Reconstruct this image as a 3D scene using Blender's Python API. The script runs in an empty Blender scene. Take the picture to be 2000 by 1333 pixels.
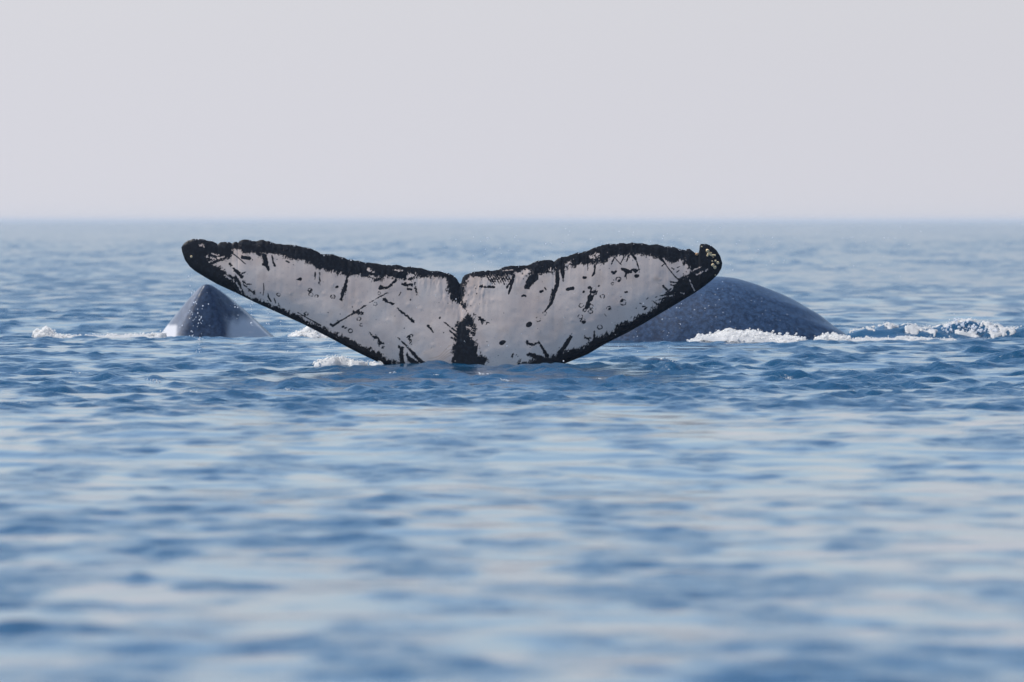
import bpy, math
import numpy as np

# ------------------------------------------------------------------ camera, world, sun, exposure
scene = bpy.context.scene
col = scene.collection
rng = np.random.default_rng(11)

CAM_H = 1.33                 # eye height above the sea, metres
LENS = 300.0
F = LENS / 36.0 * 2000.0     # focal length in photo pixels
HOR = 432.0                  # horizon row in the photo
D_TAIL, D_BACK, D_PEAK = 79.0, 92.0, 99.0

cam_data = bpy.data.cameras.new("camera")
cam = bpy.data.objects.new("camera", cam_data)
col.objects.link(cam)
cam_data.lens = LENS
cam_data.sensor_width = 36.0
cam_data.clip_start = 0.5
cam_data.clip_end = 80000.0
cam.location = (0.0, 0.0, CAM_H)
cam.rotation_euler = (math.radians(90.0) - math.atan((666.5 - HOR) / F), 0.0, 0.0)
cam_data.dof.use_dof = True
cam_data.dof.focus_distance = D_TAIL
cam_data.dof.aperture_fstop = 5.6
scene.camera = cam

SUN_EL = math.radians(60.0)
SUN_AZ = math.radians(-82.0)          # from straight ahead (+Y), negative = left

world = bpy.data.worlds.new("World")
scene.world = world
world.use_nodes = True
nt = world.node_tree
nt.nodes.clear()
n_out = nt.nodes.new("ShaderNodeOutputWorld")
n_bg = nt.nodes.new("ShaderNodeBackground")
n_bg.inputs["Strength"].default_value = 0.15
n_sky = nt.nodes.new("ShaderNodeTexSky")
n_sky.sky_type = 'NISHITA'
n_sky.sun_disc = False
n_sky.sun_elevation = SUN_EL
n_sky.sun_rotation = SUN_AZ
n_sky.air_density = 1.0
n_sky.dust_density = 1.0
n_sky.ozone_density = 1.6
# marine haze low over the sea: pale grey, thinning upward the same all round
n_tc = nt.nodes.new("ShaderNodeTexCoord")
n_sep = nt.nodes.new("ShaderNodeSeparateXYZ")
nt.links.new(n_tc.outputs["Generated"], n_sep.inputs[0])
n_max = nt.nodes.new("ShaderNodeMath"); n_max.operation = 'MAXIMUM'; n_max.inputs[1].default_value = 0.0
nt.links.new(n_sep.outputs["Z"], n_max.inputs[0])
n_sq = nt.nodes.new("ShaderNodeMath"); n_sq.operation = 'POWER'; n_sq.inputs[1].default_value = 2.0
nt.links.new(n_max.outputs[0], n_sq.inputs[0])
n_mul = nt.nodes.new("ShaderNodeMath"); n_mul.operation = 'MULTIPLY'; n_mul.inputs[1].default_value = -1.0 / 0.095 ** 2
nt.links.new(n_sq.outputs[0], n_mul.inputs[0])
n_exp = nt.nodes.new("ShaderNodeMath"); n_exp.operation = 'EXPONENT'
nt.links.new(n_mul.outputs[0], n_exp.inputs[0])
n_k = nt.nodes.new("ShaderNodeMath"); n_k.operation = 'MULTIPLY'; n_k.inputs[1].default_value = 1.0
nt.links.new(n_exp.outputs[0], n_k.inputs[0])
n_mix = nt.nodes.new("ShaderNodeMix"); n_mix.data_type = 'RGBA'
nt.links.new(n_k.outputs[0], n_mix.inputs["Factor"])
nt.links.new(n_sky.outputs[0], n_mix.inputs["A"])
n_dot = nt.nodes.new("ShaderNodeVectorMath"); n_dot.operation = 'DOT_PRODUCT'
n_dot.inputs[1].default_value = (math.sin(SUN_AZ), math.cos(SUN_AZ), 0.0)
nt.links.new(n_tc.outputs["Generated"], n_dot.inputs[0])
n_glow = nt.nodes.new("ShaderNodeMath"); n_glow.operation = 'MULTIPLY_ADD'; n_glow.inputs[1].default_value = 0.35; n_glow.inputs[2].default_value = 0.95
nt.links.new(n_dot.outputs["Value"], n_glow.inputs[0])
n_hz = nt.nodes.new("ShaderNodeVectorMath"); n_hz.operation = 'SCALE'
n_hz.inputs[0].default_value = (4.00, 3.99, 4.34)
nt.links.new(n_glow.outputs[0], n_hz.inputs["Scale"])
nt.links.new(n_hz.outputs[0], n_mix.inputs["B"])
nt.links.new(n_mix.outputs["Result"], n_bg.inputs["Color"])
nt.links.new(n_bg.outputs[0], n_out.inputs["Surface"])

sun_data = bpy.data.lights.new("sun", 'SUN')
sun_data.energy = 4.0
sun_data.angle = math.radians(0.5)
sun_data.color = (1.0, 0.95, 0.87)
sun = bpy.data.objects.new("sun", sun_data)
col.objects.link(sun)
# light travels along local -Z: aim it from the sun towards the scene
sun.rotation_euler = (-(math.pi / 2 - SUN_EL), 0.0, -SUN_AZ)
sun.location = (-30, 60, 90)

scene.view_settings.view_transform = 'Standard'
scene.view_settings.look = 'None'
scene.view_settings.exposure = 0.15
scene.view_settings.gamma = 1.0
scene.view_settings.use_curve_mapping = False
scene.render.engine = 'CYCLES'
scene.cycles.use_denoising = True
scene.cycles.max_bounces = 8
scene.cycles.volume_bounces = 1
scene.cycles.sample_clamp_indirect = 6.0

# ------------------------------------------------------------------ helpers
def px2w(px, py, d):
    """photo pixel at distance d -> world x, z"""
    return (np.asarray(px, float) - 1000.0) * d / F, CAM_H - (np.asarray(py, float) - HOR) * d / F

def _hash(ix, iy, seed):
    h = (ix.astype(np.int64) * 374761393 + iy.astype(np.int64) * 668265263 + seed * 974634777) & 0x7fffffff
    h = ((h ^ (h >> 13)) * 1274126177) & 0x7fffffff
    h = (h ^ (h >> 16)) & 0x7fffffff
    return (h % 100003) / 100003.0

def vnoise(x, y, seed=0):
    x = np.asarray(x, float); y = np.asarray(y, float)
    ix = np.floor(x); iy = np.floor(y)
    fx = x - ix; fy = y - iy
    fx = fx * fx * (3 - 2 * fx); fy = fy * fy * (3 - 2 * fy)
    a = _hash(ix, iy, seed); b = _hash(ix + 1, iy, seed)
    c = _hash(ix, iy + 1, seed); d = _hash(ix + 1, iy + 1, seed)
    return (a + (b - a) * fx) * (1 - fy) + (c + (d - c) * fx) * fy

def fbm(x, y, seed=0, octv=4):
    s = 0; a = 0.5; t = 0
    for o in range(octv):
        s = s + a * vnoise(x * 2 ** o, y * 2 ** o, seed + o * 17); t += a; a *= 0.55
    return s / t            # 0..1

def sstep(a, b, x):
    t = np.clip((x - a) / (b - a), 0, 1)
    return t * t * (3 - 2 * t)

def mesh_from(name, verts, faces, mat, smooth=True, attrs=None, parent=None):
    """verts (n,3) array, faces (m,3|4) int array or list"""
    me = bpy.data.meshes.new(name)
    faces = np.asarray(faces, np.int32)
    n, k = len(faces), faces.shape[1]
    me.vertices.add(len(verts))
    me.vertices.foreach_set("co", np.asarray(verts, np.float32).ravel())
    me.loops.add(n * k)
    me.loops.foreach_set("vertex_index", faces.ravel())
    me.polygons.add(n)
    me.polygons.foreach_set("loop_start", np.arange(0, n * k, k, dtype=np.int32))
    me.polygons.foreach_set("loop_total", np.full(n, k, np.int32))
    if smooth:
        me.polygons.foreach_set("use_smooth", np.ones(n, bool))
    me.update(calc_edges=True)
    me.validate()
    for an, av in (attrs or {}).items():
        at = me.attributes.new(an, 'FLOAT', 'POINT')
        at.data.foreach_set("value", np.asarray(av, np.float32).ravel())
    me.materials.append(mat)
    ob = bpy.data.objects.new(name, me)
    col.objects.link(ob)
    if parent is not None:
        ob.parent = parent
    return ob

def grid_faces(nr, nc, flip=False):
    i = np.arange(nr * nc).reshape(nr, nc)
    a, b, c, d = i[:-1, :-1].ravel(), i[:-1, 1:].ravel(), i[1:, 1:].ravel(), i[1:, :-1].ravel()
    return np.stack([a, d, c, b] if flip else [a, b, c, d], 1)

def tag(o, label=None, category=None, kind=None, group=None):
    for k, v in (("label", label), ("category", category), ("kind", kind), ("group", group)):
        if v:
            o[k] = v
    return o

def new_mat(name):
    m = bpy.data.materials.new(name)
    m.use_nodes = True
    t = m.node_tree
    return m, t, t.nodes["Principled BSDF"]

def node(t, typ, **kw):
    n = t.nodes.new(typ)
    for k, v in kw.items():
        setattr(n, k, v)
    return n

# ------------------------------------------------------------------ materials
def make_water():
    m, t, b = new_mat("sea_water")
    b.inputs["Base Color"].default_value = (0.001, 0.048, 0.112, 1)
    b.inputs["IOR"].default_value = 1.333
    at = node(t, "ShaderNodeAttribute", attribute_name="rough")
    t.links.new(at.outputs["Fac"], b.inputs["Roughness"])
    tc = node(t, "ShaderNodeTexCoord")
    nz = node(t, "ShaderNodeTexNoise"); nz.inputs["Scale"].default_value = 7.0; nz.inputs["Detail"].default_value = 4.0; nz.inputs["Roughness"].default_value = 0.6
    t.links.new(tc.outputs["Object"], nz.inputs["Vector"])
    bp = node(t, "ShaderNodeBump"); bp.inputs["Strength"].default_value = 1.0; bp.inputs["Distance"].default_value = 0.03
    at2 = node(t, "ShaderNodeAttribute", attribute_name="ruffle"); t.links.new(at2.outputs["Fac"], bp.inputs["Strength"])
    t.links.new(nz.outputs["Fac"], bp.inputs["Height"])
    t.links.new(bp.outputs["Normal"], b.inputs["Normal"])
    return m

def make_foam():
    m, t, b = new_mat("white_foam")
    b.inputs["Base Color"].default_value = (0.92, 0.91, 0.89, 1)
    b.inputs["Roughness"].default_value = 0.55
    tr = node(t, "ShaderNodeBsdfTranslucent"); tr.inputs["Color"].default_value = (0.93, 0.92, 0.90, 1)
    mx = node(t, "ShaderNodeMixShader"); mx.inputs[0].default_value = 0.55
    tc = node(t, "ShaderNodeTexCoord")
    nz = node(t, "ShaderNodeTexNoise"); nz.inputs["Scale"].default_value = 26.0; nz.inputs["Detail"].default_value = 4.0
    t.links.new(tc.outputs["Object"], nz.inputs["Vector"])
    bp = node(t, "ShaderNodeBump"); bp.inputs["Strength"].default_value = 0.5; bp.inputs["Distance"].default_value = 0.015
    t.links.new(nz.outputs["Fac"], bp.inputs["Height"])
    t.links.new(bp.outputs["Normal"], b.inputs["Normal"])
    t.links.new(b.outputs[0], mx.inputs[1]); t.links.new(tr.outputs[0], mx.inputs[2])
    t.links.new(mx.outputs[0], t.nodes["Material Output"].inputs["Surface"])
    return m

def make_drop():
    m, t, b = new_mat("water_drop")
    b.inputs["Base Color"].default_value = (0.9, 0.92, 0.95, 1)
    b.inputs["Roughness"].default_value = 0.15
    tr = node(t, "ShaderNodeBsdfTranslucent"); tr.inputs["Color"].default_value = (0.95, 0.96, 0.98, 1)
    mx = node(t, "ShaderNodeMixShader"); mx.inputs[0].default_value = 0.6
    t.links.new(b.outputs[0], mx.inputs[1]); t.links.new(tr.outputs[0], mx.inputs[2])
    t.links.new(mx.outputs[0], t.nodes["Material Output"].inputs["Surface"])
    return m

def make_tail_skin():
    """pigment attribute 0 = white skin, 1 = black skin"""
    m, t, b = new_mat("tail_skin")
    tc = node(t, "ShaderNodeTexCoord")
    at = node(t, "ShaderNodeAttribute", attribute_name="pigment")
    ramp = node(t, "ShaderNodeMapRange"); ramp.interpolation_type = 'SMOOTHSTEP'
    ramp.inputs["From Min"].default_value = 0.12; ramp.inputs["From Max"].default_value = 0.85
    t.links.new(at.outputs["Fac"], ramp.inputs["Value"])
    # white skin, faintly blotched with mauve and buff
    n1 = node(t, "ShaderNodeTexNoise"); n1.inputs["Scale"].default_value = 3.2; n1.inputs["Detail"].default_value = 5.0
    t.links.new(tc.outputs["Object"], n1.inputs["Vector"])
    cr = node(t, "ShaderNodeValToRGB")
    cr.color_ramp.elements[0].position = 0.33; cr.color_ramp.elements[0].color = (0.64, 0.50, 0.425, 1)
    cr.color_ramp.elements[1].position = 0.68; cr.color_ramp.elements[1].color = (0.76, 0.625, 0.535, 1)
    t.links.new(n1.outputs["Fac"], cr.inputs["Fac"])
    st = node(t, "ShaderNodeAttribute", attribute_name="stain")
    n5 = node(t, "ShaderNodeTexNoise"); n5.inputs["Scale"].default_value = 55.0; n5.inputs["Detail"].default_value = 3.0
    t.links.new(tc.outputs["Object"], n5.inputs["Vector"])
    pit = node(t, "ShaderNodeMapRange"); pit.inputs["From Min"].default_value = 0.60; pit.inputs["From Max"].default_value = 0.78; pit.inputs["To Max"].default_value = 0.45
    t.links.new(n5.outputs["Fac"], pit.inputs["Value"])
    mxp = node(t, "ShaderNodeMix", data_type='RGBA'); mxp.inputs["B"].default_value = (0.30, 0.26, 0.25, 1)
    t.links.new(pit.outputs[0], mxp.inputs["Factor"]); t.links.new(cr.outputs["Color"], mxp.inputs["A"])
    mxs = node(t, "ShaderNodeMix", data_type='RGBA')
    t.links.new(st.outputs["Fac"], mxs.inputs["Factor"]); t.links.new(mxp.outputs["Result"], mxs.inputs["A"])
    mxs.inputs["B"].default_value = (0.42, 0.25, 0.14, 1)
    # black skin with a little slate mottling
    n2 = node(t, "ShaderNodeTexNoise"); n2.inputs["Scale"].default_value = 38.0; n2.inputs["Detail"].default_value = 4.0
    t.links.new(tc.outputs["Object"], n2.inputs["Vector"])
    c2 = node(t, "ShaderNodeValToRGB")
    c2.color_ramp.elements[0].position = 0.45; c2.color_ramp.elements[0].color = (0.003, 0.004, 0.008, 1)
    c2.color_ramp.elements[1].position = 0.8; c2.color_ramp.elements[1].color = (0.015, 0.02, 0.03, 1)
    t.links.new(n2.outputs["Fac"], c2.inputs["Fac"])
    mx = node(t, "ShaderNodeMix", data_type='RGBA')
    t.links.new(ramp.outputs[0], mx.inputs["Factor"])
    t.links.new(mxs.outputs["Result"], mx.inputs["A"]); t.links.new(c2.outputs["Color"], mx.inputs["B"])
    t.links.new(mx.outputs["Result"], b.inputs["Base Color"])
    b.inputs["Roughness"].default_value = 0.45
    b.inputs["Specular IOR Level"].default_value = 0.2
    n3 = node(t, "ShaderNodeTexNoise"); n3.inputs["Scale"].default_value = 14.0; n3.inputs["Detail"].default_value = 5.0
    t.links.new(tc.outputs["Object"], n3.inputs["Vector"])
    bp = node(t, "ShaderNodeBump"); bp.inputs["Strength"].default_value = 0.12; bp.inputs["Distance"].default_value = 0.010
    t.links.new(n3.outputs["Fac"], bp.inputs["Height"]); t.links.new(bp.outputs["Normal"], b.inputs["Normal"])
    return m

def make_back_skin(name, c_lo, c_hi, c_white):
    m, t, b = new_mat(name)
    tc = node(t, "ShaderNodeTexCoord")
    n1 = node(t, "ShaderNodeTexNoise"); n1.inputs["Scale"].default_value = 22.0; n1.inputs["Detail"].default_value = 7.0; n1.inputs["Roughness"].default_value = 0.7
    t.links.new(tc.outputs["Object"], n1.inputs["Vector"])
    cr = node(t, "ShaderNodeValToRGB")
    cr.color_ramp.elements[0].position = 0.40; cr.color_ramp.elements[0].color = (*c_lo, 1)
    cr.color_ramp.elements[1].position = 0.66; cr.color_ramp.elements[1].color = (*c_hi, 1)
    t.links.new(n1.outputs["Fac"], cr.inputs["Fac"])
    # pale pock marks, doubling as water-drop sparkle painted into the skin
    vo = node(t, "ShaderNodeTexVoronoi"); vo.inputs["Scale"].default_value = 26.0
    t.links.new(tc.outputs["Object"], vo.inputs["Vector"])
    sep = node(t, "ShaderNodeSeparateColor"); t.links.new(vo.outputs["Color"], sep.inputs[0])
    thr = node(t, "ShaderNodeMath", operation='MULTIPLY'); thr.inputs[1].default_value = 0.22
    pw = node(t, "ShaderNodeMath", operation='POWER'); pw.inputs[1].default_value = 2.5
    t.links.new(sep.outputs[0], pw.inputs[0]); t.links.new(pw.outputs[0], thr.inputs[0])
    lt = node(t, "ShaderNodeMath", operation='LESS_THAN')
    t.links.new(vo.outputs["Distance"], lt.inputs[0]); t.links.new(thr.outputs[0], lt.inputs[1])
    sc = node(t, "ShaderNodeMath", operation='MULTIPLY')
    t.links.new(lt.outputs[0], sc.inputs[0]); t.links.new(sep.outputs[1], sc.inputs[1])
    mx = node(t, "ShaderNodeMix", data_type='RGBA')
    t.links.new(sc.outputs[0], mx.inputs["Factor"]); t.links.new(cr.outputs["Color"], mx.inputs["A"])
    mx.inputs["B"].default_value = (0.34, 0.38, 0.43, 1)
    at = node(t, "ShaderNodeAttribute", attribute_name="pale")
    m2 = node(t, "ShaderNodeMix", data_type='RGBA')
    t.links.new(at.outputs["Fac"], m2.inputs["Factor"]); t.links.new(mx.outputs["Result"], m2.inputs["A"])
    m2.inputs["B"].default_value = (*c_white, 1)
    t.links.new(m2.outputs["Result"], b.inputs["Base Color"])
    b.inputs["Roughness"].default_value = 0.36
    b.inputs["Specular IOR Level"].default_value = 0.35
    n3 = node(t, "ShaderNodeTexNoise"); n3.inputs["Scale"].default_value = 30.0; n3.inputs["Detail"].default_value = 5.0
    t.links.new(tc.outputs["Object"], n3.inputs["Vector"])
    bp = node(t, "ShaderNodeBump"); bp.inputs["Strength"].default_value = 0.35; bp.inputs["Distance"].default_value = 0.006
    t.links.new(n3.outputs["Fac"], bp.inputs["Height"]); t.links.new(bp.outputs["Normal"], b.inputs["Normal"])
    return m

def make_barnacle(name, c):
    m, t, b = new_mat(name)
    tc = node(t, "ShaderNodeTexCoord")
    n1 = node(t, "ShaderNodeTexNoise"); n1.inputs["Scale"].default_value = 120.0
    t.links.new(tc.outputs["Object"], n1.inputs["Vector"])
    cr = node(t, "ShaderNodeValToRGB")
    cr.color_ramp.elements[0].position = 0.35; cr.color_ramp.elements[0].color = (c[0] * 0.6, c[1] * 0.55, c[2] * 0.5, 1)
    cr.color_ramp.elements[1].position = 0.6; cr.color_ramp.elements[1].color = (*c, 1)
    t.links.new(n1.outputs["Fac"], cr.inputs["Fac"]); t.links.new(cr.outputs["Color"], b.inputs["Base Color"])
    b.inputs["Roughness"].default_value = 0.48
    return m

M_WATER, M_FOAM, M_DROP, M_TAIL = make_water(), make_foam(), make_drop(), make_tail_skin()
M_BACK = make_back_skin("slate_back_skin", (0.006, 0.019, 0.048), (0.032, 0.068, 0.138), (0.5, 0.5, 0.5))
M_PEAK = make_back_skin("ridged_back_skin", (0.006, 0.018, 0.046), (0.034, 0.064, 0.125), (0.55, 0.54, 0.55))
M_BARN = make_barnacle("barnacle_shell", (0.90, 0.70, 0.42))
M_BARN2 = make_barnacle("barnacle_shell_orange", (0.75, 0.42, 0.20))

# ------------------------------------------------------------------ the sea
# directional wind sea: a sum of many wave trains, plus two long swells
NW = 180
lam = np.exp(rng.uniform(np.log(0.12), np.log(3.0), NW))
kk = 2 * np.pi / lam
ang = np.radians(-97) + rng.uniform(-1, 1, NW) * np.radians(88)        # running towards the boat
kx, ky = kk * np.cos(ang), kk * np.sin(ang)
ph = rng.uniform(0, 2 * np.pi, NW)
slope_w = np.where(lam > 0.75, (0.75 / lam) ** 1.1, 1.0)
slope = slope_w * math.sqrt(2 * 0.0165 / np.sum(slope_w ** 2))
amp = slope / kk

def swell(x, y):
    z = 0.062 * np.cos(2 * np.pi * (y - 57.0 - 0.10 * x + 0.5 * np.sin(x * 0.35 + 1.0)) / 30.5)
    z = z + 0.018 * np.cos(2 * np.pi * (y * 0.94 + x * 0.34) / 13.0 + 1.1)
    z = z + 0.012 * np.cos(2 * np.pi * (y * 0.9 - x * 0.43) / 8.1 + 3.0)
    return z

def gust(x, y):
    """ruffled and slick patches"""
    g = fbm(x * 0.16 + 5.3, y * 0.045 + 1.7, 5, 3)
    g = 0.6 * g + 0.4 * fbm(x * 0.03 + 4.0, y * 0.006 + 2.0, 6, 3)
    b = 0.55 * np.exp(-((y - 71 - 0.2 * x) / 8.5) ** 2) * sstep(-16.0, 2.0, x)      # water stirred up around the tail
    b = b + 0.45 * np.exp(-((y - 77.5) / 3.5) ** 2 - (x / 4.0) ** 2)
    c = fbm(x * 2.8 + 2.0, y * 1.1 + 9.0, 8, 3)                               # wavelets come in small packets
    far = (1 - 0.62 * sstep(95, 240, y)) * (1 - 0.45 * sstep(240, 900, y)) * (0.54 + 0.60 * sstep(51, 60, y))
    far = far * (1 - 0.4 * sstep(110, 300, y) * (1.0 - 2.0 * sstep(0.35, 0.65, fbm(x * 0.60 + 1.0, y * 0.02 + 6.0, 12, 3))))       # calmer away from the whales
    return far * (0.55 + 0.65 * sstep(0.30, 0.72, g) + b) * (0.25 + 1.6 * sstep(0.30, 0.78, c))

def wake(x, y):
    """churned ridge of water left by the slate whale, trailing to the right"""
    e = sstep(3.3, 3.9, x) * (1 - sstep(9.0, 12.0, x))
    crest = 0.095 + 0.03 * np.exp(-((x - 4.95) / 0.35) ** 2) * 1.0 + 0.05 * fbm(x * 1.7, y * 0 + 3.1, 9, 3)
    yc = 93.0 + 0.25 * np.sin(x * 1.3)
    d = y - yc
    prof = np.where(d < 0, np.exp(-(d / 0.40) ** 2), np.exp(-(d / 1.2) ** 2))
    lump = 0.55 + 0.5 * fbm(x * 3.0, y * 2.0, 21, 3) + 0.5 * fbm(x * 10.0, y * 6.0, 22, 2)
    return e * crest * prof * lump

def sea(x, y, sx=0.0, sy=0.0):
    """surface height; sx, sy = local grid spacing (waves too fine for it are dropped)"""
    x = np.asarray(x, float); y = np.asarray(y, float)
    z = np.zeros(np.broadcast(x, y).shape)
    g = gust(x, y)
    sx = np.broadcast_to(sx, z.shape); sy = np.broadcast_to(sy, z.shape)
    lost = np.zeros(z.shape)
    ns = 0
    for i in range(NW):
        lx = 2 * np.pi / max(abs(kx[i]), 1e-6); ly = 2 * np.pi / max(abs(ky[i]), 1e-6)
        w = np.clip((lx / np.maximum(sx, 1e-6) - 2.0) / 1.2, 0, 1) * np.clip((ly / np.maximum(sy, 1e-6) - 2.0) / 1.2, 0, 1)
        if not w.any():
            lost += 0.5 * slope[i] ** 2 * (g * g if lam[i] < 1.2 else 0.8)
            continue
        th = kx[i] * x + ky[i] * y + ph[i]
        gg = g if lam[i] < 1.2 else 0.9
        z += w * gg * amp[i] * np.cos(th - 0.6 * np.cos(th))      # steep fronts, long backs
        lost += (1 - w * w) * 0.5 * slope[i] ** 2 * gg * gg
    far = 1 - sstep(250, 900, np.abs(y))
    z += swell(x, y) * (0.35 + 0.65 * far) + wake(x, y)
    return z, lost

def build_sea():
    ys = [-4000.0, -1500, -600, -250, -120, -60, -30, -12, -2, 4, 8, 11, 13.5]
    y = 15.0
    while y < 40000:
        ys.append(y)
        if y < 22: s = 0.10
        elif y < 45: s = 0.085
        elif y < 95: s = 0.060
        elif y < 125: s = 0.060 + (y - 95) * 0.003
        else: s = 0.15 + (y - 125) * 0.011
        y += min(s, 1500)
    ys = np.array(ys)
    nin, nout = 430, 18
    tin = np.linspace(-1, 1, nin)
    o = np.geomspace(1.0, 60.0, nout + 1)[1:]
    t = np.concatenate([-o[::-1], tin, o])
    wdt = 0.075 * np.abs(ys) + 2.2
    X = wdt[:, None] * t[None, :]
    Y = np.repeat(ys[:, None], len(t), 1)
    sx = np.abs(np.gradient(X, axis=1)); sy = np.abs(np.gradient(Y, axis=0))
    Z = np.empty_like(X); R = np.empty_like(X); G = np.empty_like(X)
    for a in range(0, len(ys), 200):
        z, l = sea(X[a:a + 200], Y[a:a + 200], sx[a:a + 200], sy[a:a + 200])
        Z[a:a + 200] = z
        R[a:a + 200] = np.clip(np.sqrt(0.035 ** 4 + 0.5 * l) ** 0.5, 0.03, 0.5)   # unresolved slopes become roughness
        G[a:a + 200] = 0.60 * np.clip(gust(X[a:a + 200], Y[a:a + 200]), 0, 1.8) ** 1.3
    v = np.stack([X, Y, Z], -1).reshape(-1, 3)
    ob = mesh_from("sea", v, grid_faces(*X.shape), M_WATER, attrs={"rough": R, "ruffle": G})
    return tag(ob, "deep blue choppy sea reaching the horizon", kind="structure")

sea_ob = build_sea()

# ------------------------------------------------------------------ the raised tail
TOP = [(353, 483), (357.6, 476), (364.8, 470.4), (373, 468), (384, 467.2), (395, 468.5), (403, 470.4), (411, 470.4), (419, 473.3),
       (424.8, 477.6), (430.4, 474), (438.4, 472.5), (448, 472.8), (452.5, 476), (456, 473.6), (461.6, 473), (464, 475.5),
       (467.2, 471.2), (476.8, 468.8), (489.6, 470), (499.2, 472), (505.6, 469), (515, 469.6), (528, 473.3), (544, 477),
       (563, 478.4), (576, 479.2), (588.8, 483.2), (604.8, 486), (616, 490), (624, 495), (630.5, 497.8), (646.8, 497.1),
       (661.2, 501.6), (675.6, 506.1), (693.6, 508.8), (711.6, 512.8), (729.7, 514.2), (747.7, 518.2), (758.5, 517.5),
       (776.5, 518.2), (794.5, 522.3), (803.5, 521.8), (823.3, 525), (841.3, 529.5), (859.3, 530.4), (877.3, 535),
       (886.3, 539.4), (892.6, 545.7), (895.3, 551), (898, 554.7), (900.6, 553.2), (901.8, 549), (903.2, 543), (907.7, 537.6), (924.8, 531.3),
       (941, 529.5), (960.8, 528.6), (975.3, 527.2), (986, 521), (996.9, 520), (1013, 519.6), (1029.3, 518.7), (1038.3, 515.1),
       (1050.9, 509.7), (1063.5, 507.4), (1074.3, 508.5), (1082.4, 511), (1094, 503.4), (1110.3, 500.7), (1121, 495.3),
       (1133.7, 493.5), (1151.7, 489.6), (1158.6, 485), (1172, 480.4), (1185.6, 476.7), (1202.5, 477), (1212.6, 475.3),
       (1224.4, 476.2), (1234.5, 474), (1244.7, 476.7), (1258, 475), (1270, 478.4), (1286.9, 477.9), (1297, 481.7),
       (1315.6, 481.7), (1327.4, 486.8), (1337.5, 488), (1347.7, 485.8), (1351.9, 489.7), (1357.8, 494.2), (1364.8, 494.4),
       (1366.6, 488.8), (1367, 481.2), (1369.3, 477), (1379.7, 476.7), (1389.9, 480.4), (1400, 488.8), (1407.6, 500.7), (1411.5, 514.2)]
BOT = [(353, 483.6), (354.4, 492.8), (360, 508.8), (369.6, 521.6), (379.2, 529.6), (400, 542.4), (422.4, 555.2), (441.6, 564),
       (464, 574.4), (496, 590.4), (528, 604.8), (560, 619.2), (592, 633.6), (627, 651.5), (654, 665.5), (681, 679.9),
       (708, 693.4), (735, 706), (752, 713.5), (785, 732), (820, 765), (846, 805), (856, 860), (861, 950), (866, 1050),
       (948, 1050), (953, 950), (958, 860), (968, 805), (1000, 765), (1050, 735), (1092, 715),
       (1112, 707), (1148, 692.5), (1175.5, 676), (1190.6, 667.8), (1224.4, 651), (1258.2, 632.3), (1292, 612),
       (1325.7, 591.8), (1359.5, 571.6), (1376.4, 559.7), (1393.3, 546.2), (1403.4, 536), (1410, 524.3), (1411.5, 514.6)]
WHITE_L = [(458, 489), (470, 494), (478, 498), (495, 498), (508, 503), (515, 500), (530, 497), (545, 500), (560, 505), (575, 510),
           (590, 513), (600, 516), (608, 523), (627, 530.4), (645, 532), (661, 537.6), (677, 539.4), (693.6, 539.4), (708, 543),
           (726, 549.3), (740, 551), (758, 546), (776, 548), (803.5, 550), (812.5, 545), (830.5, 546.6), (852, 543), (870, 545.7),
           (873.7, 552), (872, 566.4), (879, 580.8), (881, 591.6), (897, 595), (906, 604), (913, 612), (905, 620), (892.4, 625.9),
           (888, 633), (888, 651), (888, 669), (882, 678), (882, 725), (830, 725), (828, 709), (798, 707), (773, 705), (758.5, 699.7),
           (744, 690.7), (729.7, 681.7), (711.6, 674.5), (690, 663.7), (668, 653), (646.8, 645), (627, 637), (600, 626),
           (584, 618), (568, 609.6), (552, 601.6), (528, 592), (508.8, 585.6), (489.6, 579), (473.6, 570), (466, 545), (445, 532),
           (425, 518), (450, 504)]
WHITE_R = [(917.6, 547), (928.4, 542), (942.8, 544), (960, 541), (985, 540), (1004, 539.4), (1005.9, 532.2), (1022, 535.8), (1033, 539.4), (1050.9, 539.4),
           (1072.5, 536), (1094, 533), (1112, 521.4), (1121, 523.2), (1133.7, 518.7), (1151.7, 517.8), (1167, 515.8),
           (1184, 512.5), (1195.7, 504), (1207.5, 502.3), (1219, 502.3), (1234.5, 500.6), (1248, 499.8), (1265, 500.6),
           (1280, 504), (1290, 506.6), (1305.5, 512.5), (1319, 514.2), (1332.5, 509), (1335.9, 517.5), (1349, 527.7),
           (1345, 534), (1327.4, 546), (1317, 558), (1306, 570), (1290, 585), (1280, 597), (1268, 605.3), (1248, 613.8),
           (1234.5, 622.2), (1216, 629), (1204, 632.3), (1195.7, 647.5), (1173.8, 654.3), (1157, 663), (1139, 674.5),
           (1117.5, 680), (1094, 687), (1072.5, 692.5), (1049, 698), (1031, 703.3), (1012, 707), (1000, 725), (945, 725), (950, 708.7),
           (957, 699.7), (937.4, 690.7), (935.6, 678), (928.4, 660), (932, 651), (930, 642), (926.6, 624), (919, 615),
           (912, 609.7), (910.4, 595), (908.6, 584.4), (911.3, 570), (910.4, 555.6)]
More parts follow.
